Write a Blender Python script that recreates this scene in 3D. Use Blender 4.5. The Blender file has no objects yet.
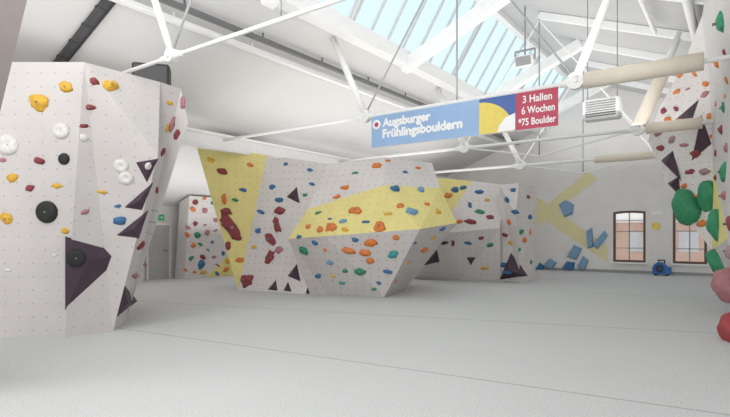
import bpy, bmesh, math, random
from mathutils import Vector, Matrix, noise
from mathutils.bvhtree import BVHTree
from mathutils.geometry import tessellate_polygon
random.seed(7)
COL = bpy.context.scene.collection
FPX = 521.0; HZ = 235.0; CH = 1.6
PSI = math.radians(36)
FW = Vector((-math.sin(PSI), math.cos(PSI), 0)); RT = Vector((math.cos(PSI), math.sin(PSI), 0))
CAM = Vector((0, 0, CH))
def P(px, py, d):
    v = RT * ((px - 365) / FPX * d) + FW * d
    return Vector((v.x, v.y, CH + (HZ - py) / FPX * d))
def FL(px, py):
    p = P(px, py, FPX * CH / (py - HZ)); p.z = 0; return p
# ---------------------------------------------------------------- materials
def nmat(name):
    m = bpy.data.materials.new(name); m.use_nodes = True
    return m, m.node_tree, m.node_tree.nodes['Principled BSDF']
def mat(name, col, rough=.6, metal=0, var=.06, scale=6, bump=0):
    m, nt, b = nmat(name)
    b.inputs['Roughness'].default_value = rough; b.inputs['Metallic'].default_value = metal
    tc = nt.nodes.new('ShaderNodeTexCoord'); n = nt.nodes.new('ShaderNodeTexNoise')
    n.inputs['Scale'].default_value = scale; n.inputs['Detail'].default_value = 4
    nt.links.new(tc.outputs['Object'], n.inputs['Vector'])
    r = nt.nodes.new('ShaderNodeValToRGB')
    r.color_ramp.elements[0].position = .3; r.color_ramp.elements[1].position = .7
    r.color_ramp.elements[0].color = [c * (1 - var) for c in col] + [1]
    r.color_ramp.elements[1].color = [min(1, c * (1 + var)) for c in col] + [1]
    nt.links.new(n.outputs['Fac'], r.inputs['Fac']); nt.links.new(r.outputs['Color'], b.inputs['Base Color'])
    if bump:
        bp = nt.nodes.new('ShaderNodeBump'); bp.inputs['Strength'].default_value = bump
        n2 = nt.nodes.new('ShaderNodeTexNoise'); n2.inputs['Scale'].default_value = 60
        nt.links.new(tc.outputs['Object'], n2.inputs['Vector'])
        nt.links.new(n2.outputs['Fac'], bp.inputs['Height']); nt.links.new(bp.outputs['Normal'], b.inputs['Normal'])
    return m
def emat(name, col, s, base=None):
    m, nt, b = nmat(name)
    b.inputs['Base Color'].default_value = (*(base or col), 1); b.inputs['Roughness'].default_value = .3
    b.inputs['Emission Color'].default_value = (*col, 1); b.inputs['Emission Strength'].default_value = s
    return m
def panel_mat(name, col, dark=.62, var=.04, rad=.055):
    """painted plywood with a grid of T-nut holes, UV in metres"""
    m, nt, b = nmat(name); b.inputs['Roughness'].default_value = .8
    L = nt.links.new
    tc = nt.nodes.new('ShaderNodeTexCoord'); uv = nt.nodes.new('ShaderNodeUVMap')
    sc = nt.nodes.new('ShaderNodeVectorMath'); sc.operation = 'SCALE'; sc.inputs['Scale'].default_value = 1 / .21
    L(uv.outputs['UV'], sc.inputs[0])
    fr = nt.nodes.new('ShaderNodeVectorMath'); fr.operation = 'FRACTION'; L(sc.outputs[0], fr.inputs[0])
    di = nt.nodes.new('ShaderNodeVectorMath'); di.operation = 'DISTANCE'; di.inputs[1].default_value = (.5, .5, 0)
    L(fr.outputs[0], di.inputs[0])
    lt = nt.nodes.new('ShaderNodeMath'); lt.operation = 'LESS_THAN'; lt.inputs[1].default_value = rad
    L(di.outputs['Value'], lt.inputs[0])
    n = nt.nodes.new('ShaderNodeTexNoise'); n.inputs['Scale'].default_value = 1.6; n.inputs['Detail'].default_value = 6
    L(tc.outputs['Object'], n.inputs['Vector'])
    r = nt.nodes.new('ShaderNodeValToRGB'); r.color_ramp.elements[0].position = .3; r.color_ramp.elements[1].position = .7
    r.color_ramp.elements[0].color = [c * (1 - var) for c in col] + [1]; r.color_ramp.elements[1].color = [c * (1 + var) for c in col] + [1]
    L(n.outputs['Fac'], r.inputs['Fac'])
    mx = nt.nodes.new('ShaderNodeMix'); mx.data_type = 'RGBA'
    L(lt.outputs[0], mx.inputs['Factor']); L(r.outputs['Color'], mx.inputs[6]); mx.inputs[7].default_value = [c * dark for c in col] + [1]
    L(mx.outputs[2], b.inputs['Base Color'])
    return m
M = {}
M['panel'] = panel_mat('painted_plywood_white', (.67, .638, .625))
M['panel_mid'] = panel_mat('painted_plywood_mid', (.75, .715, .70), .45, rad=.075)
M['panel_far'] = panel_mat('painted_plywood_grey', (.76, .725, .71), .5, rad=.07)
M['panel_shade'] = panel_mat('plywood_undercut_shade', (.63, .595, .58), .45, rad=.075)  # same plywood, with the undercut's shade put into the colour
M['yellow_panel'] = panel_mat('painted_plywood_yellow', (.86, .76, .31), .65, rad=.07)
M['taupe'] = mat('taupe_paint', (.14, .12, .115), .7)
M['wallp'] = mat('wall_plaster', (.84, .81, .79), .85, var=.03, scale=2)
M['ceil'] = mat('ceiling_paint', (.73, .725, .72), .85, var=.02, scale=1)
M['ceil_shade'] = mat('ceiling_paint_shaded', (.55, .55, .55), .85, var=.03, scale=1)  # right slope: its shade is put into the ceiling colour
M['steel'] = mat('white_painted_steel', (.92, .92, .915), .45, var=.02)
M['bar'] = mat('glazing_bar_paint', (.62, .64, .65), .45, var=.03)
M['grey_steel'] = mat('grey_steel', (.32, .325, .33), .45, var=.08)
M['dark_steel'] = mat('dark_steel', (.07, .07, .075), .5)
M['track'] = mat('dark_cable_track', (.17, .17, .175), .5)
M['pad'] = mat('cream_padding', (.82, .74, .63), .8, var=.03)
M['frame'] = mat('brown_window_frame', (.13, .07, .045), .5)
M['black'] = mat('black_plastic', (.012, .012, .014), .5)
M['blue_plastic'] = mat('blue_plastic', (.02, .15, .45), .4)
M['band'] = mat('wall_paint_yellow', (.84, .76, .44), .8, var=.03)
M['door'] = mat('grey_door_paint', (.55, .55, .545), .6)
M['outdoor_pane'] = mat('pale_reflecting_pane', (.55, .57, .6), .4)
M['skypane'] = emat('skylight_glazing', (.70, .89, .94), 1.0, (.05, .06, .06))
M['exit_green'] = emat('exit_sign_green', (.03, .30, .13), .3)
M['ban_blue'] = mat('banner_blue', (.34, .51, .78), .6, var=.10, scale=.8)
M['ban_red'] = mat('banner_red', (.52, .07, .12), .6, var=.05, scale=1)
M['ban_yel'] = mat('banner_yellow', (.85, .68, .15), .6)
M['ban_navy'] = mat('banner_navy', (.08, .15, .42), .6)
M['ink'] = mat('white_print', (.95, .95, .95), .6, var=.01)
M['bolt'] = mat('bolt_steel', (.25, .25, .26), .35, .8)
HC = {'yellow': (.78, .45, .05), 'orange': (.76, .22, .05), 'red': (.28, .05, .06), 'pink': (.46, .20, .22), 'white': (.80, .78, .76),
      'black': (.022, .022, .024), 'blue': (.045, .17, .37), 'light blue': (.19, .36, .57), 'green': (.035, .27, .13), 'teal': (.06, .33, .34), 'purple': (.065, .038, .058), 'mauve': (.40, .27, .29),
      'scarlet': (.36, .055, .06), 'grey blue': (.22, .38, .56)}
for k, c in HC.items(): M['h_' + k] = mat('hold_resin_' + k.replace(' ', '_'), c, .6, var=.12, scale=14, bump=.06)
# glass
m, nt, b = nmat('window_glass'); nt.nodes.remove(b)
tr = nt.nodes.new('ShaderNodeBsdfTransparent'); gl = nt.nodes.new('ShaderNodeBsdfGlossy'); mx = nt.nodes.new('ShaderNodeMixShader'); mx.inputs[0].default_value = .06
gl.inputs['Roughness'].default_value = .05
nt.links.new(tr.outputs[0], mx.inputs[1]); nt.links.new(gl.outputs[0], mx.inputs[2]); nt.links.new(mx.outputs[0], nt.nodes['Material Output'].inputs[0])
M['glass'] = m
# brick outside
m, nt, b = nmat('brick_facade')
tc = nt.nodes.new('ShaderNodeTexCoord'); mp = nt.nodes.new('ShaderNodeMapping'); mp.inputs['Rotation'].default_value = (math.pi / 2, 0, 0)
br = nt.nodes.new('ShaderNodeTexBrick'); br.inputs['Scale'].default_value = 3
br.inputs['Color1'].default_value = (.62, .40, .30, 1); br.inputs['Color2'].default_value = (.55, .34, .26, 1); br.inputs['Mortar'].default_value = (.6, .52, .46, 1)
nt.links.new(tc.outputs['Object'], mp.inputs[0]); nt.links.new(mp.outputs[0], br.inputs['Vector']); nt.links.new(br.outputs['Color'], b.inputs['Base Color'])
M['brick'] = m
# floor carpet with seams
m, nt, b = nmat('grey_mat_carpet'); b.inputs['Roughness'].default_value = 1; b.inputs['Specular IOR Level'].default_value = 0
L = nt.links.new
tc = nt.nodes.new('ShaderNodeTexCoord')
n1 = nt.nodes.new('ShaderNodeTexNoise'); n1.inputs['Scale'].default_value = 62; n1.inputs['Detail'].default_value = 8; n1.inputs['Roughness'].default_value = .85
n2 = nt.nodes.new('ShaderNodeTexNoise'); n2.inputs['Scale'].default_value = .5; n2.inputs['Detail'].default_value = 4
for n in (n1, n2): L(tc.outputs['Object'], n.inputs['Vector'])
r1 = nt.nodes.new('ShaderNodeValToRGB'); r1.color_ramp.elements[0].position = .39; r1.color_ramp.elements[1].position = .61
r1.color_ramp.elements[0].color = (.48, .488, .488, 1); r1.color_ramp.elements[1].color = (.82, .825, .825, 1); L(n1.outputs['Fac'], r1.inputs['Fac'])
r2 = nt.nodes.new('ShaderNodeValToRGB'); r2.color_ramp.elements[0].color = (.93, .93, .93, 1); r2.color_ramp.elements[1].color = (1, 1, 1, 1); L(n2.outputs['Fac'], r2.inputs['Fac'])
mu = nt.nodes.new('ShaderNodeMix'); mu.data_type = 'RGBA'; mu.blend_type = 'MULTIPLY'; mu.inputs['Factor'].default_value = 1
L(r1.outputs[0], mu.inputs[6]); L(r2.outputs[0], mu.inputs[7])
cur = mu.outputs[2]
for (a, c, w) in (((125, 329), (730, 415), .011), ((150, 302), (730, 334), .014), ((440, 283), (730, 301), .018)):
    A = FL(*a); B = FL(*c); d = (B - A).normalized(); nn = Vector((-d.y, d.x, 0)); off = nn.dot(A)
    dt = nt.nodes.new('ShaderNodeVectorMath'); dt.operation = 'DOT_PRODUCT'; dt.inputs[1].default_value = nn; L(tc.outputs['Object'], dt.inputs[0])
    s = nt.nodes.new('ShaderNodeMath'); s.operation = 'SUBTRACT'; s.inputs[1].default_value = off; L(dt.outputs['Value'], s.inputs[0])
    ab = nt.nodes.new('ShaderNodeMath'); ab.operation = 'ABSOLUTE'; L(s.outputs[0], ab.inputs[0])
    lt = nt.nodes.new('ShaderNodeMath'); lt.operation = 'LESS_THAN'; lt.inputs[1].default_value = w; L(ab.outputs[0], lt.inputs[0])
    k = nt.nodes.new('ShaderNodeMath'); k.operation = 'MULTIPLY'; k.inputs[1].default_value = .6; L(lt.outputs[0], k.inputs[0])
    mm = nt.nodes.new('ShaderNodeMix'); mm.data_type = 'RGBA'; L(k.outputs[0], mm.inputs['Factor']); L(cur, mm.inputs[6]); mm.inputs[7].default_value = (.16, .16, .17, 1)
    cur = mm.outputs[2]
L(cur, b.inputs['Base Color'])
M['floor'] = m
# ---------------------------------------------------------------- helpers
def tag(o, label, cat, group=None):
    o['label'] = label; o['category'] = cat
    if group: o['group'] = group
    return o
def empty(name, loc, label=None, cat=None, group=None):
    o = bpy.data.objects.new(name, None); o.location = loc; o.empty_display_size = .1; COL.objects.link(o)
    if label: tag(o, label, cat, group)
    return o
def link(name, me, material=None, parent=None, origin=None):
    """mesh given in world coordinates; origin moves the pivot"""
    off = Vector(origin) if origin is not None else (Vector(parent.location) if parent else Vector((0, 0, 0)))
    if off.length: me.transform(Matrix.Translation(-off))
    o = bpy.data.objects.new(name, me); COL.objects.link(o)
    if material: me.materials.append(material)
    if parent:
        o.parent = parent
        if origin is not None: o.location = off - Vector(parent.location)
    else: o.location = off
    return o
def fin(name, bm, material, parent=None, origin=None, smooth=False):
    bmesh.ops.recalc_face_normals(bm, faces=bm.faces)
    me = bpy.data.meshes.new(name); bm.to_mesh(me); bm.free()
    if smooth:
        for p in me.polygons: p.use_smooth = len(p.vertices) <= 4
    return link(name, me, material, parent, origin)
def struct(o): o['kind'] = 'structure'; return o
def tube(bm, a, b, r, seg=10, r2=None):
    a = Vector(a); b = Vector(b); d = b - a
    q = d.to_track_quat('Z', 'Y').to_matrix().to_4x4()
    bmesh.ops.create_cone(bm, cap_ends=True, segments=seg, radius1=r, radius2=r if r2 is None else r2, depth=d.length, matrix=Matrix.Translation((a + b) / 2) @ q)
def box(bm, c, s, rot=None):
    mtx = Matrix.Translation(c) @ (rot or Matrix.Identity(4)) @ Matrix.Diagonal((s[0], s[1], s[2], 1))
    return bmesh.ops.create_cube(bm, size=1, matrix=mtx)
def beam(bm, a, b, w, h):
    a = Vector(a); b = Vector(b); d = (b - a)
    z = d.normalized(); x = Vector((0, 0, 1)).cross(z)
    x = x.normalized() if x.length > 1e-4 else Vector((1, 0, 0)); y = z.cross(x)
    rot = Matrix((x, y, z)).transposed().to_4x4()
    box(bm, (a + b) / 2, (w, h, d.length), rot)
BVHS = []   # (bvh, wall key)
def facet(name, pts, material, parent, key=None):
    """one flat (or lightly folded) panel with UVs in metres"""
    pts = [Vector(p) for p in pts]
    bm = bmesh.new(); vs = [bm.verts.new(p) for p in pts]; bm.faces.new(vs)
    bmesh.ops.triangulate(bm, faces=bm.faces)
    n = Vector((0, 0, 0))
    for i in range(len(pts)):
        n += pts[i].cross(pts[(i + 1) % len(pts)])
    n.normalize()
    if n.dot(CAM - pts[0]) < 0: n = -n
    u = Vector((0, 0, 1)).cross(n); u = u.normalized() if u.length > 1e-3 else Vector((1, 0, 0)); v = n.cross(u)
    lay = bm.loops.layers.uv.new('UVMap')
    for f in bm.faces:
        f.normal_update()
        if f.normal.dot(CAM - f.calc_center_median()) < 0: f.normal_flip()
        for l in f.loops: l[lay].uv = (l.vert.co.dot(u), l.vert.co.dot(v))
    if key:
        bm.verts.ensure_lookup_table(); bm.faces.ensure_lookup_table()
        BVHS.append((BVHTree.FromPolygons([v.co.copy() for v in bm.verts], [[v.index for v in f.verts] for f in bm.faces]), key))
    me = bpy.data.meshes.new(name); bm.to_mesh(me); bm.free()
    return link(name, me, material, parent)
def loft_back(name, outline, off, material, parent):
    """sides and back closing a boulder: outline (world points) swept by off"""
    bm = bmesh.new(); n = len(outline)
    a = [bm.verts.new(p) for p in outline]; b = [bm.verts.new(Vector(p) + off) for p in outline]
    for i in range(n): bm.faces.new((a[i], a[(i + 1) % n], b[(i + 1) % n], b[i]))
    bm.faces.new(b); lay = bm.loops.layers.uv.new('UVMap')
    for f in bm.faces:
        for l in f.loops: l[lay].uv = (l.vert.co.x + l.vert.co.y, l.vert.co.z)
    return fin(name, bm, material, parent)
def ray_of(px): return (RT * ((px - 365) / FPX) + FW).normalized()

# ================================================================ SETTING
SL = .39
XS1, XS2 = -7.5, -6.2        # foot and head of the steep glazing
ZS1, ZS2 = 6.5, 8.54
def roof(x):
    if x <= XS1: return 9.425 + SL * x
    if x < XS2: return ZS1 + (ZS2 - ZS1) * (x - XS1) / (XS2 - XS1)
    return ZS2 - SL * (x - XS2)
XR, ZR = -4.7, 7.9           # apex of the trusses
Y0, Y1 = -3.0, 24.2
bm = bmesh.new(); box(bm, (-6, 10.5, -.1), (26, 29, .2)); struct(fin('floor', bm, M['floor'], origin=None))
bm = bmesh.new()
def slab(x0, x1, t=.12):
    vs = [bm.verts.new(p) for p in ((x0, Y0, roof(x0)), (x1, Y0, roof(x1)), (x1, Y1, roof(x1)), (x0, Y1, roof(x0)),
                                    (x0, Y0, roof(x0) + t), (x1, Y0, roof(x1) + t), (x1, Y1, roof(x1) + t), (x0, Y1, roof(x0) + t))]
    for f in ((0, 1, 2, 3), (4, 5, 6, 7), (0, 1, 5, 4), (1, 2, 6, 5), (2, 3, 7, 6), (3, 0, 4, 7)): bm.faces.new([vs[i] for i in f])
slab(-17.3, XS1)
ce = struct(fin('ceiling', bm, M['ceil']))
bm = bmesh.new(); slab(XS2, 5.0); struct(fin('ceiling', bm, M['ceil_shade']))
# back wall with two openings
WINS = [(-4.5, -3.27), (-2.3, -1.15)]; WZ0, WZ1 = .46, 2.62
def arch(x0, x1, z0, z1, rise=.045, n=8):
    pts = [(x0, z0), (x1, z0)]
    for i in range(n + 1):
        t = i / n; x = x1 + (x0 - x1) * t
        pts.append((x, z1 - rise + rise * (1 - (2 * t - 1) ** 2)))
    return pts
outer = [(-17.3, 0), (5, 0), (5, roof(5)), (XS2, ZS2), (XS1, ZS1), (-17.3, roof(-17.3))]
loops = [[Vector((x, 24.2, z)) for x, z in outer]] + [[Vector((x, 24.2, z)) for x, z in arch(a, b_, WZ0, WZ1)] for a, b_ in WINS]
flat = [p for l in loops for p in l]
bm = bmesh.new(); vs = [bm.verts.new(p) for p in flat]
for t in tessellate_polygon([[p.xzy for p in l] for l in loops]):
    bm.faces.new([vs[i] for i in t])
for l0, l in zip((len(loops[0]), len(loops[0]) + len(loops[1])), loops[1:]):       # reveals
    n = len(l); dv = [bm.verts.new(p + Vector((0, .3, 0))) for p in l]
    for i in range(n): bm.faces.new((vs[l0 + i], vs[l0 + (i + 1) % n], dv[(i + 1) % n], dv[i]))
BVHS.append((BVHTree.FromPolygons([v for v in flat], [list(t) for t in tessellate_polygon([[p.xzy for p in l] for l in loops])]), 'BW'))
WB = struct(fin('wall_back', bm, M['wallp']))
bm = bmesh.new(); box(bm, (-17.35, 10.6, 1.4), (.1, 27.2, 2.8)); struct(fin('wall_left', bm, M['wallp']))
bm = bmesh.new(); box(bm, (-8, 24.18, .06), (18, .03, .12)); struct(fin('baseboard_back', bm, M['grey_steel']))
wn = 0
def ring(bm, pts_o, pts_i, y0, y1):
    n = len(pts_o)
    V = [[bm.verts.new((x, y, z)) for x, z in pts] for pts in (pts_o, pts_i) for y in (y0, y1)]
    for i in range(n):
        j = (i + 1) % n
        for a, b_ in ((0, 1), (2, 3), (0, 2), (1, 3)): bm.faces.new((V[a][i], V[a][j], V[b_][j], V[b_][i]))
for a, b_ in WINS:
    wn += 1
    r = struct(empty('window_%d' % wn, ((a + b_) / 2, 24.3, WZ0)))
    bm = bmesh.new(); ring(bm, arch(a, b_, WZ0, WZ1), arch(a + .09, b_ - .09, WZ0 + .09, WZ1 - .09, .04), 24.22, 24.32)
    fin('window_frame', bm, M['frame'], r)
    bm = bmesh.new()
    box(bm, ((a + b_) / 2, 24.27, (WZ0 + WZ1) / 2), (.04, .05, WZ1 - WZ0 - .1))
    for z in (1.05, 1.75, 2.2): box(bm, ((a + b_) / 2, 24.27, z), (b_ - a - .1, .05, .035))
    fin('muntin', bm, M['grey_steel'], r)
    bm = bmesh.new(); bm.faces.new([bm.verts.new((x, 24.28, z)) for x, z in arch(a + .05, b_ - .05, WZ0 + .05, WZ1 - .05)]); fin('pane', bm, M['glass'], r)
    bm = bmesh.new(); box(bm, ((a + b_) / 2, 24.13, WZ0 - .03), (b_ - a + .12, .2, .06)); fin('window_sill', bm, M['steel'], r)
# outside building
e = empty('brick_building', (-4, 36, 0), 'brick factory building seen outside through the back wall windows', 'building')
bm = bmesh.new(); box(bm, (-4, 36, 1.2), (26, .4, 2.4)); fin('facade', bm, M['brick'], e)
for i in range(7):
    bm = bmesh.new(); box(bm, (-13 + i * 2.6, 35.78, 1.2), (1.0, .06, 1.2)); fin('window', bm, M['outdoor_pane'], e)
bm = bmesh.new(); box(bm, (-4, 36, 2.5), (26.4, .7, .25)); fin('cornice', bm, M['steel'], e)
# skylight bays
edges = [-2.9, -.3, 4.66, 9.64, 14.9, 19.9, 24.15]
for i in range(len(edges) - 1):
    ya, yb = edges[i] + .08, edges[i + 1] - .08; wn += 1
    r = struct(empty('window_%d' % wn, ((XS1 + XS2) / 2, (ya + yb) / 2, roof(-6.9))))
    bm = bmesh.new()
    box(bm, (XS1 - .02, (ya + yb) / 2, ZS1 - .08), (.34, yb - ya + .16, .36))
    box(bm, (XS2 + .1, (ya + yb) / 2, ZS2 - .12), (.2, yb - ya + .16, .24))
    fin('skylight_frame', bm, M['steel'], r)
    n = max(2, round((yb - ya) / .78)); bm = bmesh.new()
    for k in range(n + 1):
        y = ya + (yb - ya) * k / n; beam(bm, (XS1 + .03, y, ZS1), (XS2 + .03, y, ZS2), .05, .06)
    fin('glazing_bar', bm, M['bar'], r)
    bm = bmesh.new(); bm.faces.new([bm.verts.new(p) for p in ((XS1, ya, ZS1 + .06), (XS2, ya, ZS2 + .06), (XS2, yb, ZS2 + .06), (XS1, yb, ZS1 + .06))])
    fin('pane', bm, M['skypane'], r)
# longitudinal members
bm = bmesh.new()
box(bm, (-12, 10.6, 4.42), (.2, 27.2, .07)); box(bm, (-12, 10.6, 4.22), (.07, 27.2, .36)); box(bm, (-12, 10.6, 4.02), (.2, 27.2, .07))
struct(fin('trim_1', bm, M['steel']))
for k, y in enumerate((7.15, 12.27, 17.4, 22.1)):             # broad white roof beams passing under the glazing
    bm = bmesh.new(); f = lambda x: 9.425 + SL * x - .14
    beam(bm, (-7.62, y, f(-7.62) - .1), (-4.15, y, f(-4.15)), .30, .30)
    beam(bm, (-4.3, y, roof(-4.3) - .1), (3, y, roof(3) - .1), .14, .18)
    struct(fin('trim_%d' % (2 + k), bm, M['steel']))
# door in left wall
DY = 10.95
d = struct(empty('door_1', (-17.28, DY, 0)))
bm = bmesh.new(); box(bm, (-17.27, DY, .98), (.05, .84, 1.96)); fin('door_leaf', bm, M['door'], d)
bm = bmesh.new()
for y in (DY - .46, DY + .46): box(bm, (-17.27, y, 1.0), (.1, .08, 2.0))
box(bm, (-17.27, DY, 2.0), (.1, 1.0, .08)); fin('door_frame', bm, M['steel'], d)
bm = bmesh.new(); tube(bm, (-17.2, DY + .3, 1.03), (-17.2, DY + .15, 1.03), .015); tube(bm, (-17.25, DY + .3, 1.03), (-17.19, DY + .3, 1.03), .015); fin('door_handle', bm, M['bolt'], d)
# exit sign over the door
e = empty('exit_sign', (-17.26, DY, 2.12), 'small green emergency exit sign above the grey door in the far left corner', 'sign')
bm = bmesh.new(); box(bm, (-17.26, DY, 2.24), (.06, .42, .21)); fin('casing', bm, M['exit_green'], e)
bm = bmesh.new()
def ep(y, z): return (-17.225, DY + (y - 11.25) * .84, 2.24 + (z - 2.4) * .84)
bmesh.ops.create_uvsphere(bm, u_segments=8, v_segments=6, radius=.02, matrix=Matrix.Translation(ep(11.14, 2.48)))
for q in (((11.14, 2.45), (11.12, 2.38)), ((11.12, 2.38), (11.18, 2.31)), ((11.12, 2.38), (11.05, 2.32)), ((11.14, 2.44), (11.21, 2.41)), ((11.27, 2.4), (11.42, 2.4)), ((11.36, 2.45), (11.42, 2.4)), ((11.36, 2.35), (11.42, 2.4))):
    tube(bm, ep(*q[0]), ep(*q[1]), .012, 6)
fin('pictogram', bm, M['ink'], e)

# ================================================================ ROOF TRUSSES
TZ = 4.3
TR = [(4.66, .72, None, 'nearest white steel roof truss, its tie crossing above the near left boulder'),
      (9.64, 1, (-2.25, -.5), 'second white steel roof truss, carrying the blue and red banner on its tie'),
      (14.9, 1.15, (-2.0, -.80), 'third white steel roof truss behind the banner, with cream padded tie and strut'),
      (19.9, 1.3, (-4.3, -1.2), 'farthest white steel roof truss, with a long cream padded tie')]
for y, q, padx, lab in TR:
    NL, NR = -7.0, (-2.2 if y == 14.9 else -2.4)
    r = empty('roof_truss', (XR, y, TZ), lab, 'roof truss', 'steel roof trusses')
    bm = bmesh.new(); tube(bm, (-12, y, TZ), (1.6 if y < 10 else -.2, y, TZ), .042 * q); fin('tie_rod', bm, M['steel'], r, smooth=True)
    bm = bmesh.new(); beam(bm, (2.6, y, roof(2.6) - .11), (XR, y, roof(XR) - .11), .12, .18); fin('rafter', bm, M['steel'], r)
    for s in (-1, 1):
        xn = NL if s < 0 else NR; xt = xn + s * .94
        bm = bmesh.new(); tube(bm, (xn, y, TZ + .05), (xt, y, roof(xt) - .05), .075 * q, 12); fin('strut', bm, M['steel'], r, smooth=True)
        bm = bmesh.new(); tube(bm, (xn, y, TZ + .05), (XR, y, ZR - .2), .02, 8); fin('tension_rod', bm, M['grey_steel'] if y < 12 else M['steel'], r)
        bm = bmesh.new(); tube(bm, (xn, y - .06, TZ + .02), (xn, y + .06, TZ + .02), .15 * q, 16); tube(bm, (xn, y - .09, TZ + .02), (xn, y + .09, TZ + .02), .05, 12)
        tube(bm, (xn - .26, y, TZ), (xn + .26, y, TZ), .065 * q, 12)
        fin('node_joint', bm, M['steel'], r)
        if y > 12:
            bm = bmesh.new(); tube(bm, (xn, y, TZ), (XR, y, TZ - .45), .022, 8); fin('lower_tension_rod', bm, M['steel'], r)
    bm = bmesh.new(); tube(bm, (XR, y, TZ - (.45 if y > 12 else 0)), (XR, y, roof(XR)), .02, 8); fin('hanger_rod', bm, M['grey_steel'], r)
    if padx:
        bm = bmesh.new(); tube(bm, (padx[0], y, TZ), (padx[1], y, TZ), .14, 24)
        fin('padding', bm, M['pad'], r, smooth=True)
    if y == 14.9:
        bm = bmesh.new(); a = Vector((NR, y, TZ)); b_ = Vector((NR + .94, y, roof(NR + .94) - .1))
        tube(bm, a.lerp(b_, .06), a.lerp(b_, .72), .16, 24); fin('padding', bm, M['pad'], r, smooth=True)
# dark rail running up the slope
bm = bmesh.new(); xa, xb = -11.7, -7.7; yr = 4.86
beam(bm, (xa, yr, roof(xa) - .03), (xb, yr, roof(xb) - .03), .22, .02)
for dy in (-.1, .1): beam(bm, (xa, yr + dy, roof(xa) - .05), (xb, yr + dy, roof(xb) - .05), .02, .04)
for j in range(8):
    x = xa + (xb - xa) * (j + .5) / 8; box(bm, (x, yr, roof(x) - .02), (.06, .24, .05))
tag(fin('cable_rail', bm, M['dark_steel'], origin=(-9, yr, roof(-9) - .1)), 'dark steel rail running up the ceiling slope above the near left boulder', 'rail')
# cable trays along left slope
for x, w, mt, lab in ((-8.95, .14, 'steel', 'white cable tray along the ceiling below the skylight'), (-8.6, .10, 'track', 'dark grey cable duct along the ceiling nearest the skylight')):
    bm = bmesh.new(); z = roof(x) - .2
    box(bm, (x, 10.6, z), (w, 27, .02)); box(bm, (x - w / 2, 10.6, z + .04), (.015, 27, .08)); box(bm, (x + w / 2, 10.6, z + .04), (.015, 27, .08))
    for q in range(14): box(bm, (x, -2 + q * 2, z + .1), (.03, .03, .2))
    tag(fin('cable_tray', bm, M[mt], origin=(x, 10.6, z)), lab, 'cable tray')
for x, rr, lab in ((-1.75, .05, 'thin white pipe along the right roof slope'), (-.9, .09, 'thick white pipe along the right roof slope above the overhang')):
    bm = bmesh.new(); z = roof(x) - .25; tube(bm, (x, -2, z), (x, 14.5, z), rr, 14)
    for q in range(6): tube(bm, (x, q * 3 - 1, z), (x, q * 3 - 1, roof(x)), .015, 6)
    tag(fin('pipe', bm, M['steel'], origin=(x, 10, z), smooth=False), lab, 'pipe')

# ================================================================ BANNER (hung from the tie of the second truss)
def text_part(name, body, x, z, width, y, material, parent, height, bold=.02):
    cu = bpy.data.curves.new('t', 'FONT'); cu.body = body; cu.offset = .004
    ob = bpy.data.objects.new('t', cu); COL.objects.link(ob)
    dg = bpy.context.evaluated_depsgraph_get(); me = bpy.data.meshes.new_from_object(ob.evaluated_get(dg))
    bpy.data.objects.remove(ob)
    xs = [v.co.x for v in me.vertices]; ys = [v.co.y for v in me.vertices]
    sx = width / (max(xs) - min(xs)); sy = height / (max(ys) - min(ys)); x0, y0 = min(xs), min(ys)
    bm = bmesh.new()
    for k, (dx, dz) in enumerate(((0, 0), (bold, 0), (bold / 2, bold / 2), (bold / 2, -bold / 2))):      # overlapping strokes make the bold weight
        vs = [bm.verts.new((x + (v.co.x - x0) * sx + dx, y - .001 * k, z + (v.co.y - y0) * sy + dz)) for v in me.vertices]
        for p in me.polygons:
            try: bm.faces.new([vs[i] for i in p.vertices])
            except ValueError: pass
    return fin(name, bm, material, parent)
BY = 9.56; BX0, BX1, BXa, BXb = -6.76, -2.68, -4.18, -3.45; BZ0, BZ1 = 3.56, 4.25
e = empty('banner', ((BX0 + BX1) / 2, BY, BZ0), 'long blue and red advertising banner hanging across the hall', 'banner')
def rect(name, x0, x1, z0, z1, y, mt, parent, th=.012):
    bm = bmesh.new(); box(bm, ((x0 + x1) / 2, y, (z0 + z1) / 2), (x1 - x0, th, z1 - z0)); return fin(name, bm, M[mt], parent)
rect('blue_field', BX0, BXa, BZ0, BZ1, BY, 'ban_blue', e); rect('picture_field', BXa, BXb, BZ0, BZ1, BY, 'ban_navy', e); rect('red_field', BXb, BX1, BZ0, BZ1, BY, 'ban_red', e)
bm = bmesh.new(); pts = [(BXa, BZ0)] + [(BXa + .69 * math.cos(t * math.pi / 20), BZ0 + .62 * math.sin(t * math.pi / 20)) for t in range(0, 11)]
bm.faces.new([bm.verts.new((x, BY - .008, z)) for x, z in pts]); fin('yellow_shape', bm, M['ban_yel'], e)
bm = bmesh.new(); pts = [(BXb - .36, BZ0 + .01), (BXb - .01, BZ0 + .01), (BXb - .01, BZ0 + .33), (BXb - .2, BZ0 + .27), (BXb - .32, BZ0 + .13)]
bm.faces.new([bm.verts.new((x, BY - .011, z)) for x, z in pts]); fin('pale_shape', bm, M['ink'], e)
text_part('lettering', 'Augsburger', -6.46, 3.935, 1.18, BY - .01, M['ink'], e, .23, .026)
text_part('lettering', 'Frühlingsbouldern', -6.46, 3.685, 1.9, BY - .01, M['ink'], e, .24, .026)
text_part('lettering', '3 Hallen', -3.32, 4.045, .53, BY - .01, M['ink'], e, .135, .007)
text_part('lettering', '6 Wochen', -3.34, 3.84, .60, BY - .01, M['ink'], e, .135, .007)
text_part('lettering', '*75 Boulder', -3.40, 3.63, .68, BY - .01, M['ink'], e, .135, .007)
bm = bmesh.new(); tube(bm, (-6.62, BY - .004, 4.06), (-6.62, BY - .012, 4.06), .105, 20); fin('emblem', bm, M['ink'], e)
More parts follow.
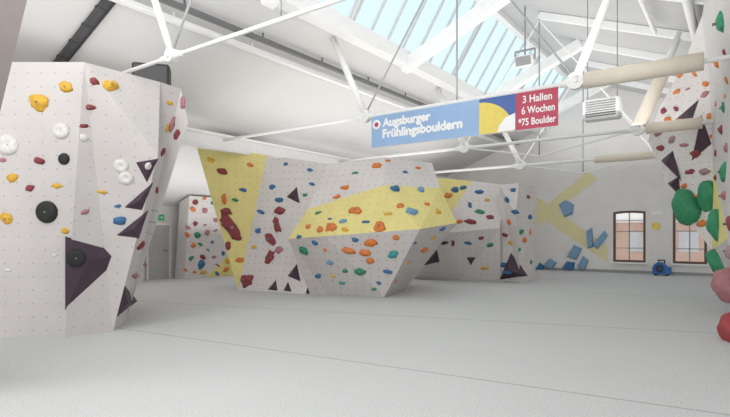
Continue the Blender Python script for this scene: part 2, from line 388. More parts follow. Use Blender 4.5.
bm = bmesh.new(); tube(bm, (-6.62, BY - .010, 4.06), (-6.62, BY - .016, 4.06), .055, 16); fin('emblem_dot', bm, M['ban_red'], e)
bm = bmesh.new()
for z in (BZ0, BZ1): tube(bm, (BX0 - .02, BY + .02, z), (BX1 + .02, BY + .02, z), .012, 8)
for k in range(7):
    x = BX0 + .03 + (BX1 - BX0 - .06) * k / 6; tube(bm, (x, BY + .02, BZ1), (x, BY + .06, TZ + .03), .008, 6)
fin('support_rail', bm, M['steel'], e)

# ================================================================ BOULDERS
def vec(*a): return Vector(a)
# --- near left boulder
a0, a1, a2, a3 = FL(-75, 338), FL(65, 337), FL(113, 331), FL(125, 323)
t0, t1, t2, t3 = P(-75, 62, 8.05), P(84, 62, 8.0), P(160, 82, 8.95), P(181, 89, 9.3)
c2 = P(158, 155, 8.55); m3 = P(188, 122, 9.3)
e = empty('boulder', (a0 + a2) / 2, 'tall near left boulder in off-white plywood with dotted bolt holes', 'boulder')
facet('wall_panel', [a0, a1, t1, t0], M['panel'], e, 'LB')
facet('wall_panel', [a1, a2, c2, t2, t1], M['panel'], e, 'LB')
facet('wall_panel', [a2, a3, m3, t3, t2, c2], M['panel'], e, 'LB')
loft_back('back_panel', [a0, a1, a2, a3, m3, t3, t2, t1, t0], ray_of(40) * 2.6, M['panel'], e)
# --- central wall A + boulder B
A0, A1 = FL(238, 290), FL(306, 294)
At0, At1, At2 = P(196, 145, 15.0), P(267, 155, 15.7), P(328, 164, 15.0)
e = empty('climbing_wall', (A0 + A1) / 2, 'slanted climbing wall with a tapering yellow panel left of the central boulder', 'climbing wall')
facet('yellow_panel', [A0, At1, At0], M['yellow_panel'], e, 'CA')
facet('wall_panel', [A0, A1, At2, At1], M['panel_mid'], e, 'CA')
loft_back('back_panel', [A0, A1, At2, At1, At0], ray_of(300) * 1.2, M['panel_far'], e)
p1, p2, p3 = P(327, 164, 14.9), P(384, 157, 14.6), P(432, 163, 15.1)
p4, p5, p6, p7 = P(384, 185, 13.7), P(440, 188, 14.3), P(457, 223, 13.9), P(420, 229, 12.8)
p8, p8b = P(288, 239, 13.9), P(325, 236, 13.0); p8u = P(308, 209, 14.2)
q1, q2, q3, q4 = FL(310, 294), FL(328, 295), FL(384, 297.5), FL(404, 291)
e = empty('boulder', (q1 + q3) / 2, 'central faceted boulder with a wide yellow band around its middle', 'boulder')
facet('wall_panel', [p1, p2, p4, p8u], M['panel_mid'], e, 'CB')
facet('wall_panel', [p2, p3, p5, p4], M['panel_mid'], e, 'CB')
facet('yellow_panel', [p4, p5, p6, p7], M['yellow_panel'], e, 'CB'); facet('yellow_panel', [p4, p7, p8b, p8, p8u], M['yellow_panel'], e, 'CB')
facet('wall_panel', [p8, p8b, q2, q1], M['panel_shade'], e, 'CB')
facet('wall_panel', [p8b, p7, q3, q2], M['panel_shade'], e, 'CB')
facet('wall_panel', [p7, p6, q4, q3], M['panel_shade'], e, 'CB')
loft_back('back_panel', [q1, q2, q3, q4, p6, p5, p3, p2, p1, p8u, p8], ray_of(330) * 2.2, M['panel_far'], e)
# --- far overhanging wall C
c1, cc2, c3, c4, c5, c6 = P(420, 176, 18.4), P(472, 181, 18.3), P(505, 185, 18.3), P(453, 211, 17.7), P(500, 228, 17.3), P(446, 233, 17.4)
e1, e2, e3 = FL(412, 279), FL(462, 280), FL(501, 281)
e = empty('climbing_wall', e2, 'far overhanging climbing wall with yellow corner, behind the central boulder', 'climbing wall')
facet('yellow_panel', [c1, cc2, c4], M['yellow_panel'], e, 'CC'); facet('wall_panel', [c1, c4, c6], M['panel_far'], e, 'CC')
facet('wall_panel', [cc2, c3, c5, c6, c4], M['panel_far'], e, 'CC')
facet('wall_panel', [c6, c5, e3, e2, e1], M['panel_far'], e, 'CC')
loft_back('back_panel', [e1, e2, e3, c5, c3, cc2, c1, c6], ray_of(455) * 1.5, M['panel_far'], e)
# --- far tower D
d1, d2, d3 = P(499, 185, 17.3), P(519, 183, 16.9), P(537, 187, 17.8)
dm = P(516, 215, 16.7)
g1, g2, g3 = FL(500, 281), FL(520, 282.5), FL(535, 279)
e = empty('boulder', g2, 'narrow far tower boulder with a purple triangle at its foot', 'boulder')
facet('wall_panel', [d1, d2, dm, g2, g1], M['panel_far'], e, 'CD'); facet('wall_panel', [d2, d3, g3, g2, dm], M['panel_far'], e, 'CD')
loft_back('back_panel', [g1, g2, g3, d3, d2, d1], ray_of(510) * 1.6, M['panel_far'], e)
# --- right overhang: a leaning far face that folds and sweeps on towards the viewer
L00, L0, L1, L2, L3 = P(712, -40, 8.3), P(702, 16, 10.6), P(682, 68, 13.9), P(659, 108, 14.4), P(648, 140, 14.5)
L4, L5, L6, LB_ = P(664, 180, 14.0), P(690, 222, 13.2), P(712, 250, 12.5), FL(733, 302)
K1, K2 = P(710, 84, 13.0), P(713, 165, 12.8)
MID = P(728, 238, 9.6)
R0, R1, R2, R3 = P(800, -90, 5.6), P(790, 110, 5.2), P(785, 235, 5.0), FL(762, 405)
e = empty('climbing_wall', (.3, 8, 0), 'overhanging climbing wall with big green holds at the right edge', 'climbing wall')
facet('wall_panel', [L00, L0, R1, R0], M['panel'], e, 'RW')
facet('wall_panel', [L0, L1, K1], M['panel_far'], e, 'RW'); facet('wall_panel', [L0, K1, R1], M['panel'], e, 'RW')
facet('wall_panel', [L1, L2, L3, L4, K2, K1], M['panel_far'], e, 'RW')
facet('wall_panel', [K1, K2, R2, R1], M['panel'], e, 'RW')
facet('wall_panel', [L4, L5, L6, K2], M['panel_far'], e, 'RW')
facet('yellow_panel', [K2, L6, MID], M['yellow_panel'], e, 'RW'); facet('wall_panel', [K2, MID, R2], M['panel'], e, 'RW')
facet('wall_panel', [MID, L6, LB_, R3, R2], M['panel'], e, 'RW')
loft_back('back_panel', [LB_, R3, R2, R1, R0, L00, L0, L1, L2, L3, L4, L5, L6], vec(1.6, .9, -.1), M['panel_far'], e)
# --- far left panel wall
e = empty('climbing_wall', (-16.5, 15, 0), 'long low climbing wall along the far left side, full of small holds', 'climbing wall')
def fw(y, z): return vec(-16.5 + .3 * z / 2.9, y, z)
facet('wall_panel', [fw(11.5, 0), fw(12.4, 0), fw(13.6, .9), fw(21, 2.2), fw(21, 3.02), fw(11.5, 3.02)], M['panel_far'], e, 'FW')
facet('yellow_panel', [fw(12.4, 0), fw(21, 0), fw(21, 2.2), fw(13.6, .9)], M['yellow_panel'], e, 'FW')
loft_back('back_panel', [fw(11.5, 0), fw(21, 0), fw(21, 3.02), fw(11.5, 3.02)], vec(-.6, 0, -.2), M['panel_far'], e)
e = empty('climbing_wall', (-15.6, 8.3, 0), 'short climbing wall left of the grey door, behind the near boulder', 'climbing wall')
facet('wall_panel', [vec(-16.6, 5, 0), vec(-16.6, 9.95, 0), vec(-16.3, 9.95, 2.9), vec(-16.3, 5, 2.9)], M['panel_far'], e, 'FX')
loft_back('back_panel', [vec(-16.6, 5, 0), vec(-16.6, 9.95, 0), vec(-16.3, 9.95, 2.9), vec(-16.3, 5, 2.9)], vec(-.5, 0, -.2), M['panel_far'], e)
# --- grey leaning edge at the far left of frame
b0, b1 = FL(-70, 402), FL(-110, 402); u0, u1 = P(30, -12, 5.0), P(-40, -12, 5.0)
e = empty('climbing_wall', (b0 + b1) / 2, 'dark taupe leaning wall edge at the upper left corner', 'climbing wall')
facet('wall_panel', [b1, b0, u0, u1], M['taupe'], e); loft_back('back_panel', [b1, b0, u0, u1], ray_of(-40) * .5, M['taupe'], e)

# painted bands on back wall
def on_back(px, py, y=24.19):
    dd = RT * ((px - 365) / FPX) + FW; d = y / dd.y; return P(px, py, d)
for k, pts in enumerate(([(528, 220), (588, 171), (597, 179), (528, 233)], [(528, 194), (540, 199), (608, 247), (608, 263), (528, 208)])):
    bm = bmesh.new(); bm.faces.new([bm.verts.new(on_back(x, y, 24.19 - .002 * k)) for x, y in pts])
    fin('painted_band', bm, M['band'], WB)

# ================================================================ HOLDS
PLACED = []; RECS = []
def cast(px, py):
    d = (RT * ((px - 365) / FPX) + FW + Vector((0, 0, (HZ - py) / FPX))).normalized(); best = None
    for bv, key in BVHS:
        h = bv.ray_cast(CAM, d)
        if h[0] is not None and (best is None or h[3] < best[2]): best = (h[0], h[1], h[3], key)
    if best and best[1].dot(d) > 0: best = (best[0], -best[1], best[2], best[3])
    return best, d
def hold_bm(kind, sub, seed):
    bm = bmesh.new(); bmesh.ops.create_icosphere(bm, subdivisions=sub, radius=1)
    R_ = random.Random(seed); ax = R_.uniform(.75, 1.1); ay = R_.uniform(.65, 1.1); az = R_.uniform(.5, .8)
    na = .42 if sub < 4 else .20
    for v in bm.verts:
        n = v.co.normalized(); r = 1 + na * noise.noise(n * 1.6 + Vector((seed * 3.1, seed, 0))) + na * (.33 if sub < 4 else .12) * noise.noise(n * 4 + Vector((seed, 0, 2)))
        x, y, z = n * r; z = max(z, -.05)
        if kind == 'jug':
            y2 = y * .66 + .26 * z; z2 = z * .72 - .34 * math.exp(-((y - .5) ** 2 + x * x * .5) / .12); x2, y2, z2 = x, y2, max(z2, -.05)
        elif kind == 'crimp': x2, y2, z2 = x, y * .42 + .12 * z, z * .38
        elif kind == 'sloper': x2, y2, z2 = x, y * .92, z * .6
        elif kind == 'disc':
            x, y, z = n; z = max(z, -.05); x2, y2, z2 = x, y, min(z, .75) * .55 - .12 * math.exp(-(x * x + y * y) / .03) * (z > 0)
        elif kind == 'ring':
            x, y, z = n * (1 + .1 * noise.noise(n * 2 + Vector((seed, 0, 0)))); z = max(z, -.05)
            x2, y2, z2 = x, y * .95, z * .55 - .45 * math.exp(-(x * x + y * y) / .16) * (z > 0)
        elif kind == 'pinch': w = .42 + .16 * y * y; x2, y2, z2 = x * w, y, z * .5
        elif kind == 'horn': x2, y2, z2 = x * (.8 - .2 * y), y + .25 * z, z * .8
        else: x2, y2, z2 = x, y * .6, z * .5
        if kind not in ('ring', 'horn', 'disc'): x2 *= ax; y2 *= ay; z2 *= az
        v.co = (x2, y2, max(z2, -.05))
    return bm
WALLN = {'LB': 'near left boulder', 'CA': 'yellow-striped slanted wall', 'CB': 'central faceted boulder', 'CC': 'far overhanging wall', 'CD': 'far tower boulder',
         'RW': 'right-hand overhang', 'BW': 'back wall', 'FW': 'far left wall', 'FX': 'wall by the door'}
KN = {'jug': 'jug hold', 'crimp': 'edge hold', 'sloper': 'rounded hold', 'disc': 'round disc hold', 'ring': 'pocketed hold', 'pinch': 'upright pinch hold', 'horn': 'bulging hold', 'chip': 'foothold'}
cnt = [0]
def hold(px, py, w, colour, kind='jug', roll=None, wall=None, aspect=1):
    best, d = cast(px, py)
    if not best or (wall and best[3] != wall):
        if not wall: print('MISS', px, py, colour)
        return None
    loc, nrm, dist, key = best
    cnt[0] += 1; R_ = random.Random(cnt[0] * 13 + 5)
    s = w / FPX * dist * (.51 if key == 'LB' else .56) * (loc - CAM).normalized().dot(FW)
    up = Vector((0, 0, 1)); up = (up - nrm * up.dot(nrm)).normalized(); x = up.cross(nrm)
    rot = Matrix((x, up, nrm)).transposed() @ Matrix.Rotation(R_.uniform(-.7, .7) if roll is None else math.radians(roll + (R_.uniform(-16, 16) if w < 20 else 0)), 3, 'Z')
    bm = hold_bm(kind, 4 if w >= 16 and key == 'RW' else (3 if w > 13 else 2), cnt[0]); bmesh.ops.scale(bm, vec=(s, s * aspect, s), verts=bm.verts)
    bm.transform(rot.to_4x4())
    me = bpy.data.meshes.new('hold'); bm.to_mesh(me); bm.free()
    for p in me.polygons: p.use_smooth = True
    o = bpy.data.objects.new('climbing_hold', me); o.location = loc; COL.objects.link(o); me.materials.append(M['h_' + colour])
    if w >= 13:
        lo, hi = {'ring': (0, .14), 'disc': (.2, .36)}.get(kind, (.2, .58))
        b2 = bmesh.new(); tube(b2, nrm * s * lo, nrm * s * hi, s * (.08 if kind == 'ring' else .1), 8)
        bo = bpy.data.meshes.new('bolt'); b2.to_mesh(bo); b2.free(); bo.materials.append(M['bolt'])
        q = bpy.data.objects.new('bolt', bo); q.parent = o; COL.objects.link(q)
    PLACED.append((px, py)); RECS.append([o, key, colour, 'hold', py, w, KN[kind], px])
    return o
def volume(pts, apex, h, colour='purple', wall=None):
    """pyramid volume; pts are wall points seen at the given photo pixels"""
    ref = cast(*apex)[0]
    if ref is None: print('MISS volume', apex); return
    n = ref[1]; base = []
    for p in pts:                                     # keep on plane of apex facet
        d = (RT * ((p[0] - 365) / FPX) + FW + Vector((0, 0, (HZ - p[1]) / FPX))).normalized()
        t = (ref[0] - CAM).dot(n) / d.dot(n); base.append(CAM + d * t)
    ctr = sum(base, Vector()) / len(base); ap = ref[0] + n * h
    bm = bmesh.new(); vb = [bm.verts.new(p - n * .01) for p in base]; va = bm.verts.new(ap); k = len(vb)
    for i in range(k): bm.faces.new((vb[i], vb[(i + 1) % k], va))
    bm.faces.new(vb); bmesh.ops.recalc_face_normals(bm, faces=bm.faces)
    bmesh.ops.bevel(bm, geom=list(bm.edges), offset=.005, segments=1, affect='EDGES')
    BVHS.append((BVHTree.FromPolygons([q.copy() for q in base] + [ap.copy()], [[i, (i + 1) % k, k] for i in range(k)]), ref[3]))
    o = fin('climbing_volume', bm, M['h_' + colour], origin=ctr)
    PLACED.append(apex); RECS.append([o, ref[3], colour, 'triangular volume', apex[1], 30, '', apex[0]])
def prism(pts, h, colour, taper=.78, grow=1.2):
    """block volume: outline seen at the given photo pixels, raised by h"""
    cx = sum(p[0] for p in pts) / len(pts); cy = sum(p[1] for p in pts) / len(pts)
    best, d = cast(cx, cy)
    if best is None: print('MISS prism', cx, cy); return
    loc, nrm, dist, key = best; base = []
    for p in pts:
        p = (cx + (p[0] - cx) * grow, cy + (p[1] - cy) * grow)
        d = (RT * ((p[0] - 365) / FPX) + FW + Vector((0, 0, (HZ - p[1]) / FPX))).normalized(); base.append(CAM + d * ((loc - CAM).dot(nrm) / d.dot(nrm)))
    bm = bmesh.new(); n = len(base)
    A = [bm.verts.new(q) for q in base]; B = [bm.verts.new(loc + nrm * h + (q - loc) * taper) for q in base]
    for i in range(n): bm.faces.new((A[i], A[(i + 1) % n], B[(i + 1) % n], B[i]))
    bm.faces.new(A); bm.faces.new(B)
    o = fin('climbing_volume', bm, M['h_' + colour], origin=loc); PLACED.append((cx, cy))
    RECS.append([o, key, colour, 'block volume', cy, 14, '', cx])
# volumes first (holds may sit on them)
volume([(65, 236), (128, 253), (65, 311)], (86, 260), .11)
volume([(116, 319), (124, 282), (138, 301)], (122, 302), .10)
volume([(135, 162), (159, 158), (147, 184)], (147, 166), .12)
volume([(123, 208), (154, 181), (142, 211)], (140, 200), .12)
volume([(115, 236), (149, 209), (139, 239)], (134, 228), .12)
volume([(286, 197), (297, 186), (300, 204)], (295, 196), .14)
volume([(287, 276), (297, 263), (301, 282)], (295, 275), .14)
volume([(267, 290), (276, 279), (278, 291)], (274, 287), .10)
volume([(283, 291), (288, 281), (292, 292)], (288, 288), .10)
volume([(499, 280), (511, 252), (528, 276)], (512, 268), .30)
volume([(423, 266), (437, 249), (440, 262)], (434, 259), .15)
volume([(466, 257), (476, 257), (471, 266)], (471, 260), .1)
volume([(671, 123), (700, 98), (693, 119)], (690, 112), .12)
volume([(691, 162), (701, 113), (712, 144)], (702, 140), .2)
volume([(660, 160), (673, 150), (681, 181)], (671, 165), .2)
volume([(667, 183), (679, 176), (681, 198)], (676, 185), .2)
for pts, c in (([(560, 205), (566, 201), (573, 205), (572, 213), (565, 216)], 'grey blue'), ([(587, 232), (592, 229), (593, 246), (588, 247)], 'grey blue'), ([(593, 244), (604, 232), (607, 236), (598, 248)], 'grey blue'),
               ([(568, 256), (574, 246), (581, 249), (576, 259)], 'grey blue'), ([(578, 266), (583, 257), (588, 261), (584, 270)], 'grey blue'), ([(563, 268), (567, 262), (574, 263), (573, 270)], 'blue'),
               ([(544, 265), (550, 259), (556, 263), (551, 269)], 'grey blue'), ([(536, 270), (540, 263), (544, 267), (543, 271)], 'blue')):
    prism(pts, .14, c)
# near left boulder
for h in ((40, 103, 22, 'yellow', 'jug', -10), (66, 87, 13, 'yellow', 'jug', 0), (110, 86, 18, 'yellow', 'jug', 20), (94, 81, 11, 'red', 'sloper', 0), (13, 178, 12, 'yellow', 'jug', 0), (57, 186, 11, 'yellow', 'crimp', 0),
          (102, 192, 12, 'yellow', 'crimp', 0), (7, 219, 15, 'yellow', 'jug', -5), (65, 231, 10, 'yellow', 'jug', 0), (89, 108, 14, 'red', 'crimp', 5), (39, 161, 12, 'red', 'jug', 0), (84, 126, 10, 'red', 'crimp', 10),
          (30, 188, 11, 'red', 'chip', 0), (85, 212, 11, 'pink', 'crimp', 30), (61, 131, 17, 'white', 'ring', 0), (8, 145, 21, 'white', 'ring', 0), (121, 166, 14, 'white', 'ring', 0), (126, 178, 14, 'white', 'ring', 0),
          (84, 138, 9, 'white', 'sloper', 0), (64, 159, 12, 'black', 'disc', 0), (47, 212, 22, 'black', 'disc', 0), (76, 258, 18, 'black', 'disc', 0), (120, 221, 12, 'blue', 'jug', 20), (183, 103, 12, 'pink', 'pinch', 0),
          (172, 124, 13, 'pink', 'pinch', -20), (177, 134, 13, 'red', 'pinch', -20), (163, 152, 10, 'red', 'pinch', -20), (157, 190, 9, 'red', 'pinch', -10), (141, 246, 12, 'red', 'pinch', -30), (136, 276, 10, 'pink', 'jug', 0),
          (118, 206, 8, 'blue', 'chip', 0), (55, 255, 7, 'white', 'chip', 0), (8, 270, 7, 'white', 'chip', 0), (3, 160, 8, 'pink', 'chip', 0), (148, 166, 8, 'white', 'ring', 0), (167, 128, 8, 'yellow', 'pinch', 0), (170, 103, 9, 'yellow', 'chip', 0)):
    hold(*h)
# slanted wall A
for h in ((222, 172, 10, 'red', 'jug', 0), (224, 199, 13, 'orange', 'pinch', 20), (231, 228, 25, 'red', 'pinch', 35), (226, 212, 12, 'red', 'jug', 0), (228, 246, 12, 'red', 'pinch', 0), (247, 281, 17, 'red', 'jug', 0), (240, 260, 9, 'orange', 'chip', 0),
          (211, 160, 8, 'yellow', 'chip', 0), (243, 190, 7, 'blue', 'chip', 0), (250, 165, 7, 'orange', 'chip', 0), (235, 200, 7, 'green', 'chip', 0),
          (277, 225, 18, 'red', 'pinch', 15), (271, 240, 18, 'red', 'pinch', 40), (280, 211, 12, 'red', 'jug', 0), (270, 257, 17, 'red', 'pinch', -20), (279, 250, 10, 'pink', 'chip', 0), (261, 212, 8, 'blue', 'chip', 0), (272, 187, 8, 'blue', 'chip', 0),
          (279, 200, 8, 'blue', 'jug', 0), (286, 164, 6, 'blue', 'chip', 0), (310, 170, 7, 'blue', 'chip', 0), (258, 231, 8, 'blue', 'chip', 0), (254, 247, 6, 'yellow', 'chip', 0), (305, 195, 6, 'green', 'chip', 0), (312, 184, 6, 'blue', 'chip', 0)):
    hold(*h)
# central boulder
for h in ((345, 188, 9, 'orange', 'jug', 0), (377, 166, 11, 'orange', 'jug', 0), (388, 161, 6, 'orange', 'jug', 0), (395, 189, 12, 'blue', 'jug', 0), (421, 190, 9, 'light blue', 'jug', 0), (412, 212, 12, 'light blue', 'jug', 0), (337, 197, 8, 'orange', 'jug', 0),
          (355, 211, 13, 'orange', 'jug', 0), (379, 227, 13, 'orange', 'sloper', 0), (331, 228, 14, 'orange', 'jug', 0), (320, 230, 10, 'orange', 'jug', 0), (318, 213, 7, 'green', 'chip', 0), (308, 227, 8, 'orange', 'jug', 0), (304, 251, 12, 'green', 'jug', 0),
          (299, 237, 7, 'blue', 'jug', 0), (349, 251, 13, 'orange', 'jug', 0), (360, 272, 13, 'green', 'jug', 0), (345, 271, 7, 'green', 'chip', 0), (365, 253, 12, 'orange', 'jug', 0), (370, 261, 10, 'orange', 'jug', 0), (393, 255, 11, 'teal', 'jug', 0),
          (371, 243, 12, 'orange', 'jug', 0), (396, 238, 8, 'orange', 'jug', 0), (388, 272, 9, 'blue', 'jug', 0), (379, 283, 6, 'blue', 'jug', 0), (374, 289, 6, 'green', 'chip', 0), (330, 263, 8, 'light blue', 'jug', 0), (342, 283, 8, 'teal', 'chip', 0),
          (433, 238, 8, 'yellow', 'jug', 0), (424, 250, 10, 'orange', 'jug', 0), (442, 229, 8, 'blue', 'jug', 0), (408, 263, 8, 'yellow', 'jug', 0), (355, 173, 6, 'green', 'chip', 0), (405, 172, 6, 'blue', 'chip', 0), (400, 206, 8, 'orange', 'jug', 0), (427, 204, 7, 'orange', 'chip', 0),
          (330, 219, 6, 'blue', 'chip', 0), (333, 276, 6, 'yellow', 'chip', 0), (415, 243, 6, 'blue', 'chip', 0), (396, 281, 6, 'orange', 'chip', 0), (418, 168, 6, 'orange', 'chip', 0), (343, 221, 7, 'light blue', 'chip', 0), (388, 214, 7, 'yellow', 'chip', 0), (355, 240, 7, 'blue', 'chip', 0), (315, 243, 8, 'blue', 'jug', 0), (325, 250, 6, 'orange', 'chip', 0),
          (438, 212, 8, 'yellow', 'jug', 0), (318, 276, 8, 'blue', 'chip', 0), (366, 222, 7, 'blue', 'chip', 0), (345, 230, 7, 'yellow', 'jug', 0)):
    hold(*h)
# far walls: hand-picked then scattered
for h in ((455, 190, 9, 'blue', 'jug', 0), (463, 188, 8, 'blue', 'jug', 0), (479, 192, 8, 'blue', 'jug', 0), (448, 196, 8, 'orange', 'jug', 0), (470, 205, 9, 'blue', 'pinch', 0), (480, 212, 9, 'green', 'jug', 0), (470, 222, 10, 'red', 'jug', 0), (459, 222, 8, 'orange', 'jug', 0), (487, 200, 7, 'yellow', 'chip', 0),
          (490, 217, 8, 'red', 'chip', 0), (453, 243, 9, 'red', 'pinch', 20), (444, 243, 7, 'black', 'chip', 0), (468, 243, 7, 'blue', 'chip', 0), (490, 245, 7, 'green', 'chip', 0), (481, 238, 7, 'red', 'chip', 0), (485, 268, 7, 'yellow', 'chip', 0),
          (507, 200, 8, 'blue', 'jug', 0), (515, 212, 8, 'blue', 'jug', 0), (509, 222, 8, 'orange', 'jug', 0), (521, 232, 9, 'green', 'jug', 0), (524, 240, 8, 'orange', 'jug', 0), (519, 250, 7, 'green', 'jug', 0), (530, 217, 8, 'blue', 'chip', 0), (511, 243, 7, 'yellow', 'jug', 0), (528, 197, 7, 'red', 'chip', 0),
          (513, 190, 7, 'blue', 'chip', 0), (530, 232, 7, 'orange', 'chip', 0), (504, 265, 9, 'blue', 'jug', 0), (507, 272, 9, 'blue', 'jug', 0), (531, 262, 7, 'green', 'chip', 0), (505, 235, 6, 'red', 'chip', 0)):
    hold(*h)
cols = ['red', 'orange', 'blue', 'green', 'yellow', 'red', 'blue', 'pink']
def scatter(x0, x1, y0, y1, n, wall, s0=5, s1=8, sep=7, cols=cols):
    k = 0
    for _ in range(n * 20):
        if k >= n: break
        x, y = random.uniform(x0, x1), random.uniform(y0, y1)
        if any(abs(x - a) < sep and abs(y - b_) < sep for a, b_ in PLACED): continue
        if hold(x, y, random.uniform(s0, s1), random.choice(cols), random.choice(['jug', 'chip', 'crimp', 'sloper']), None, wall): k += 1
scatter(172, 236, 198, 274, 30, 'FW', 4, 9); scatter(138, 160, 200, 276, 8, 'FX')
# right overhang
for h in ((688, 208, 29, 'green', 'horn', 20, None, 1.15), (709, 196, 23, 'green', 'horn', 0, None, 1.2), (672, 140, 10, 'mauve', 'jug', 0), (690, 172, 9, 'red', 'chip', 0), (661, 148, 8, 'red', 'chip', 0), (684, 145, 8, 'pink', 'chip', 0), (684, 186, 8, 'orange', 'chip', 0),
          (722, 22, 26, 'green', 'sloper', 0), (718, 64, 11, 'orange', 'jug', 0), (727, 80, 11, 'orange', 'jug', 0), (706, 84, 9, 'orange', 'jug', 0), (695, 74, 8, 'orange', 'jug', 0), (677, 92, 8, 'orange', 'jug', 0), (725, 52, 9, 'red', 'jug', 0), (724, 108, 13, 'green', 'jug', 0), (716, 104, 8, 'orange', 'chip', 0), (722, 130, 12, 'red', 'jug', 0), (727, 148, 12, 'pink', 'jug', 0), (704, 172, 12, 'mauve', 'jug', 0),
          (725, 172, 19, 'green', 'sloper', 0), (716, 178, 10, 'red', 'jug', 0), (725, 196, 17, 'pink', 'jug', 0), (702, 224, 10, 'orange', 'jug', 0),
          (718, 226, 22, 'green', 'horn', 0, None, 1.2), (731, 224, 22, 'red', 'jug', 0), (721, 263, 24, 'green', 'horn', 10, None, 1.1), (731, 252, 20, 'mauve', 'sloper', 0), (733, 287, 40, 'pink', 'horn', 0, None, .85), (743, 332, 44, 'scarlet', 'horn', 0, None, .8)):
    hold(*h)
scatter(655, 728, 75, 200, 14, 'RW', 6, 9, 9, ['orange', 'red', 'orange', 'pink'])
for r in RECS:
    if r[7] > 655 and r[1] != 'RW': print('NOT ON RW', r[1], r[7], r[4], r[2])
# labels
ORD = ['topmost', 'second', 'third', 'fourth', 'fifth', 'sixth', 'seventh', 'eighth', 'ninth', 'tenth', 'eleventh', 'twelfth', 'thirteenth', 'fourteenth', 'fifteenth', 'sixteenth', 'seventeenth', 'eighteenth', 'nineteenth', 'twentieth', 'twenty-first', 'twenty-second', 'twenty-third', 'twenty-fourth', 'twenty-fifth']
sets = {}
for r in RECS: sets.setdefault((r[1], r[2], r[3]), []).append(r)
for (key, colour, typ), rs in sets.items():
    rs.sort(key=lambda q: q[4])
    for i, r in enumerate(rs):
        o = r[0]; sz = 'large ' if r[5] >= 18 else ('small ' if r[5] < 10 else '')
        nm = r[6] if typ == 'hold' else ('faceted triangular volume' if 'tri' in typ else 'faceted block volume')
        short = 'hold' if typ == 'hold' else 'volume'
        if len(rs) == 1: lab = '%s%s %s, only %s %s on the %s' % (sz, colour, nm, colour, short, WALLN[key])
        else: lab = '%s%s %s, %s %s one on the %s' % (sz, colour, nm, 'topmost' if i == 0 else ('lowest' if i == len(rs) - 1 else ORD[i] + ' highest'), colour, WALLN[key])
        tag(o, lab, 'climbing hold' if typ == 'hold' else 'climbing volume', ('holds' if typ == 'hold' else 'volumes') + ' on the ' + WALLN[key])

# ================================================================ OBJECTS
# unit heater hung from the roof
c = Vector((-2.65, 13, 4.5))
e = empty('unit_heater', c + Vector((0, 0, -.25)), 'white hanging unit heater with slatted front, right of the banner', 'heater')
bm = bmesh.new(); box(bm, c, (.78, .4, .46)); bmesh.ops.bevel(bm, geom=list(bm.edges), offset=.03, segments=2, affect='EDGES'); fin('casing', bm, M['steel'], e)
bm = bmesh.new()
for k in range(7): box(bm, c + Vector((0, -.205, -.165 + k * .055)), (.64, .02, .028), Matrix.Rotation(.5, 4, 'X'))
fin('louvre', bm, M['grey_steel'], e)
for s in (-.32, .32):
    bm = bmesh.new(); tube(bm, c + Vector((s, 0, .22)), (c.x + s, c.y, roof(c.x + s)), .012, 8); fin('hanging_rod', bm, M['grey_steel'], e)
bm = bmesh.new(); tube(bm, c + Vector((.15, .2, 0)), c + Vector((.15, .28, 0)), .18, 18); fin('fan_cowl', bm, M['grey_steel'], e)
# floodlight
c = P(525, 61, 14.6)
e = empty('floodlight', c, 'grey floodlight hanging beneath the ridge above the banner', 'light')
bm = bmesh.new(); box(bm, c, (.5, .3, .32), Matrix.Rotation(.3, 4, 'X')); bmesh.ops.bevel(bm, geom=list(bm.edges), offset=.03, segments=2, affect='EDGES'); fin('housing', bm, M['steel'], e)
bm = bmesh.new(); box(bm, c + Vector((0, -.17, -.04)), (.42, .02, .24), Matrix.Rotation(.3, 4, 'X')); fin('lens', bm, M['grey_steel'], e)
bm = bmesh.new(); tube(bm, c + Vector((0, 0, .1)), (c.x, c.y, roof(c.x) - .05), .025, 8)
for s in (-.28, .28): beam(bm, c + Vector((s, 0, 0)), c + Vector((s, 0, .3)), .03, .05)
beam(bm, c + Vector((-.28, 0, .3)), c + Vector((.28, 0, .3)), .03, .05); fin('bracket', bm, M['grey_steel'], e)
# blue air blower on floor by the back wall
c = Vector((-2.62, 23.6, 0))
e = empty('air_blower', c, 'bright blue floor air blower standing between the two back windows', 'blower')
bm = bmesh.new()
pts = [(-.3, .05), (.32, .05), (.32, .34), (.18, .36), (.1, .48), (-.05, .54), (-.22, .48), (-.32, .32)]
A = [bm.verts.new((c.x + a, c.y - .22, b_)) for a, b_ in pts]; B = [bm.verts.new((c.x + a, c.y + .22, b_)) for a, b_ in pts]
for i in range(len(pts)): bm.faces.new((A[i], A[(i + 1) % len(pts)], B[(i + 1) % len(pts)], B[i]))
bm.faces.new(A); bm.faces.new(B); bmesh.ops.recalc_face_normals(bm, faces=bm.faces); bmesh.ops.bevel(bm, geom=list(bm.edges), offset=.03, segments=2, affect='EDGES'); fin('casing', bm, M['blue_plastic'], e)
bm = bmesh.new(); tube(bm, (c.x - .05, c.y - .25, .28), (c.x - .05, c.y - .21, .28), .15, 20); gr = fin('inlet_grille', bm, M['black'], e)
bm = bmesh.new()
for k in range(4): beam(bm, (c.x - .05 - .14 * math.cos(k * .785), c.y - .255, .28 - .14 * math.sin(k * .785)), (c.x - .05 + .14 * math.cos(k * .785), c.y - .255, .28 + .14 * math.sin(k * .785)), .012, .012)
fin('grille_bar', bm, M['blue_plastic'], e)
bm = bmesh.new()
for s in (-.12, .1): tube(bm, (c.x + s, c.y, .47), (c.x + s, c.y, .6), .02, 8)
tube(bm, (c.x - .14, c.y, .6), (c.x + .12, c.y, .6), .025, 8); fin('handle', bm, M['black'], e)
for sx in (-.2, .2):
    bm = bmesh.new(); box(bm, (c.x + sx, c.y, .03), (.1, .4, .06)); fin('foot', bm, M['black'], e)
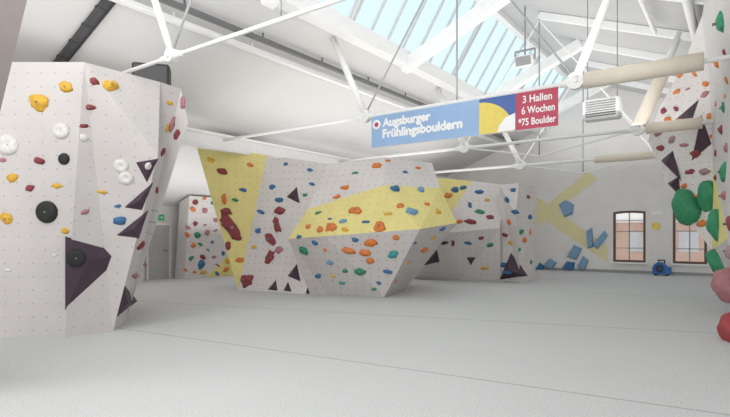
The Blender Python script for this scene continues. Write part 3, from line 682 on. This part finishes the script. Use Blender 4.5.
# signs on the back wall
p = on_back(656, 226, 24.17); bm = bmesh.new(); tube(bm, p, p + Vector((0, .03, 0)), .16, 24)
o = tag(fin('round_sign', bm, M['ban_yel'], origin=p), 'small round yellow sign on the back wall between the windows', 'sign')
p = on_back(657, 213, 24.17); bm = bmesh.new(); box(bm, p + Vector((0, .015, 0)), (.4, .03, .12))
tag(fin('wall_plate', bm, M['ink'], origin=p), 'small white plate above the round yellow sign', 'sign')
# loudspeaker on near boulder
c = P(152, 75, 10.0); c.z = 4.3
rz = Matrix.Rotation(PSI + .25, 4, 'Z')
e = empty('loudspeaker', c, 'black loudspeaker box lying on top of the near left boulder', 'loudspeaker')
bm = bmesh.new(); box(bm, c + Vector((0, 0, .27)), (.66, .4, .54), rz); bmesh.ops.bevel(bm, geom=list(bm.edges), offset=.02, segments=2, affect='EDGES'); fin('cabinet', bm, M['black'], e)
bm = bmesh.new(); box(bm, c + Vector((0, 0, .27)) + rz.to_3x3() @ Vector((0, -.2, 0)), (.58, .02, .46), rz); fin('grille', bm, M['dark_steel'], e)

# ================================================================ LIGHT, CAMERA
w = bpy.data.worlds.new('World'); bpy.context.scene.world = w; w.use_nodes = True
bg = w.node_tree.nodes['Background']; bg.inputs[0].default_value = (1, .995, .985, 1); bg.inputs[1].default_value = .86
def area(name, loc, tgt, sx, sy, pw, col=(1, 1, 1)):
    l = bpy.data.lights.new(name, 'AREA'); l.shape = 'RECTANGLE'; l.size = sx; l.size_y = sy; l.energy = pw; l.color = col
    o = bpy.data.objects.new(name, l); o.location = loc; o.rotation_euler = (Vector(tgt) - Vector(loc)).to_track_quat('-Z', 'Y').to_euler(); COL.objects.link(o)
area('fill_light', (-5, .5, 6.0), (-6, 14, 1), 5, 4, 235, (1, .985, .965))  # added soft fill above and behind the camera, no fixture there
area('fill_light', (-1.2, -2.5, 3.5), (-7, 16, 2.6), 4, 3, 210, (1, .985, .965))
# added up-facing fill areas, unseen from the camera, brightening roof and hall by bounce
area('bounce_fill', (-9.4, 14.6, 3.9), (-9.4, 14.601, 9), 4, 12, 130, (1, .985, .97))
area('bounce_fill', (-9.0, 3.5, 4.95), (-9.0, 3.501, 9), 3, 6, 26, (1, .985, .97))
area('bounce_fill', (-4.0, 13, 4.4), (-4.0, 13.001, 9), 5, 20, 370, (1, .985, .97))
area('bounce_fill', (-14.4, 11, 1.6), (-14.4, 11.001, 9), 2, 18, 210, (1, .985, .97))
cam = bpy.data.cameras.new('Camera'); co = bpy.data.objects.new('Camera', cam); COL.objects.link(co)
co.location = CAM; co.rotation_euler = (math.pi / 2, 0, PSI); cam.sensor_width = 36; cam.lens = FPX / 730 * 36; cam.shift_y = (HZ - 208.5) / 730; cam.clip_start = .05
bpy.context.scene.camera = co
bpy.context.scene.view_settings.view_transform = 'Standard'
print('HOLDS', len(RECS))
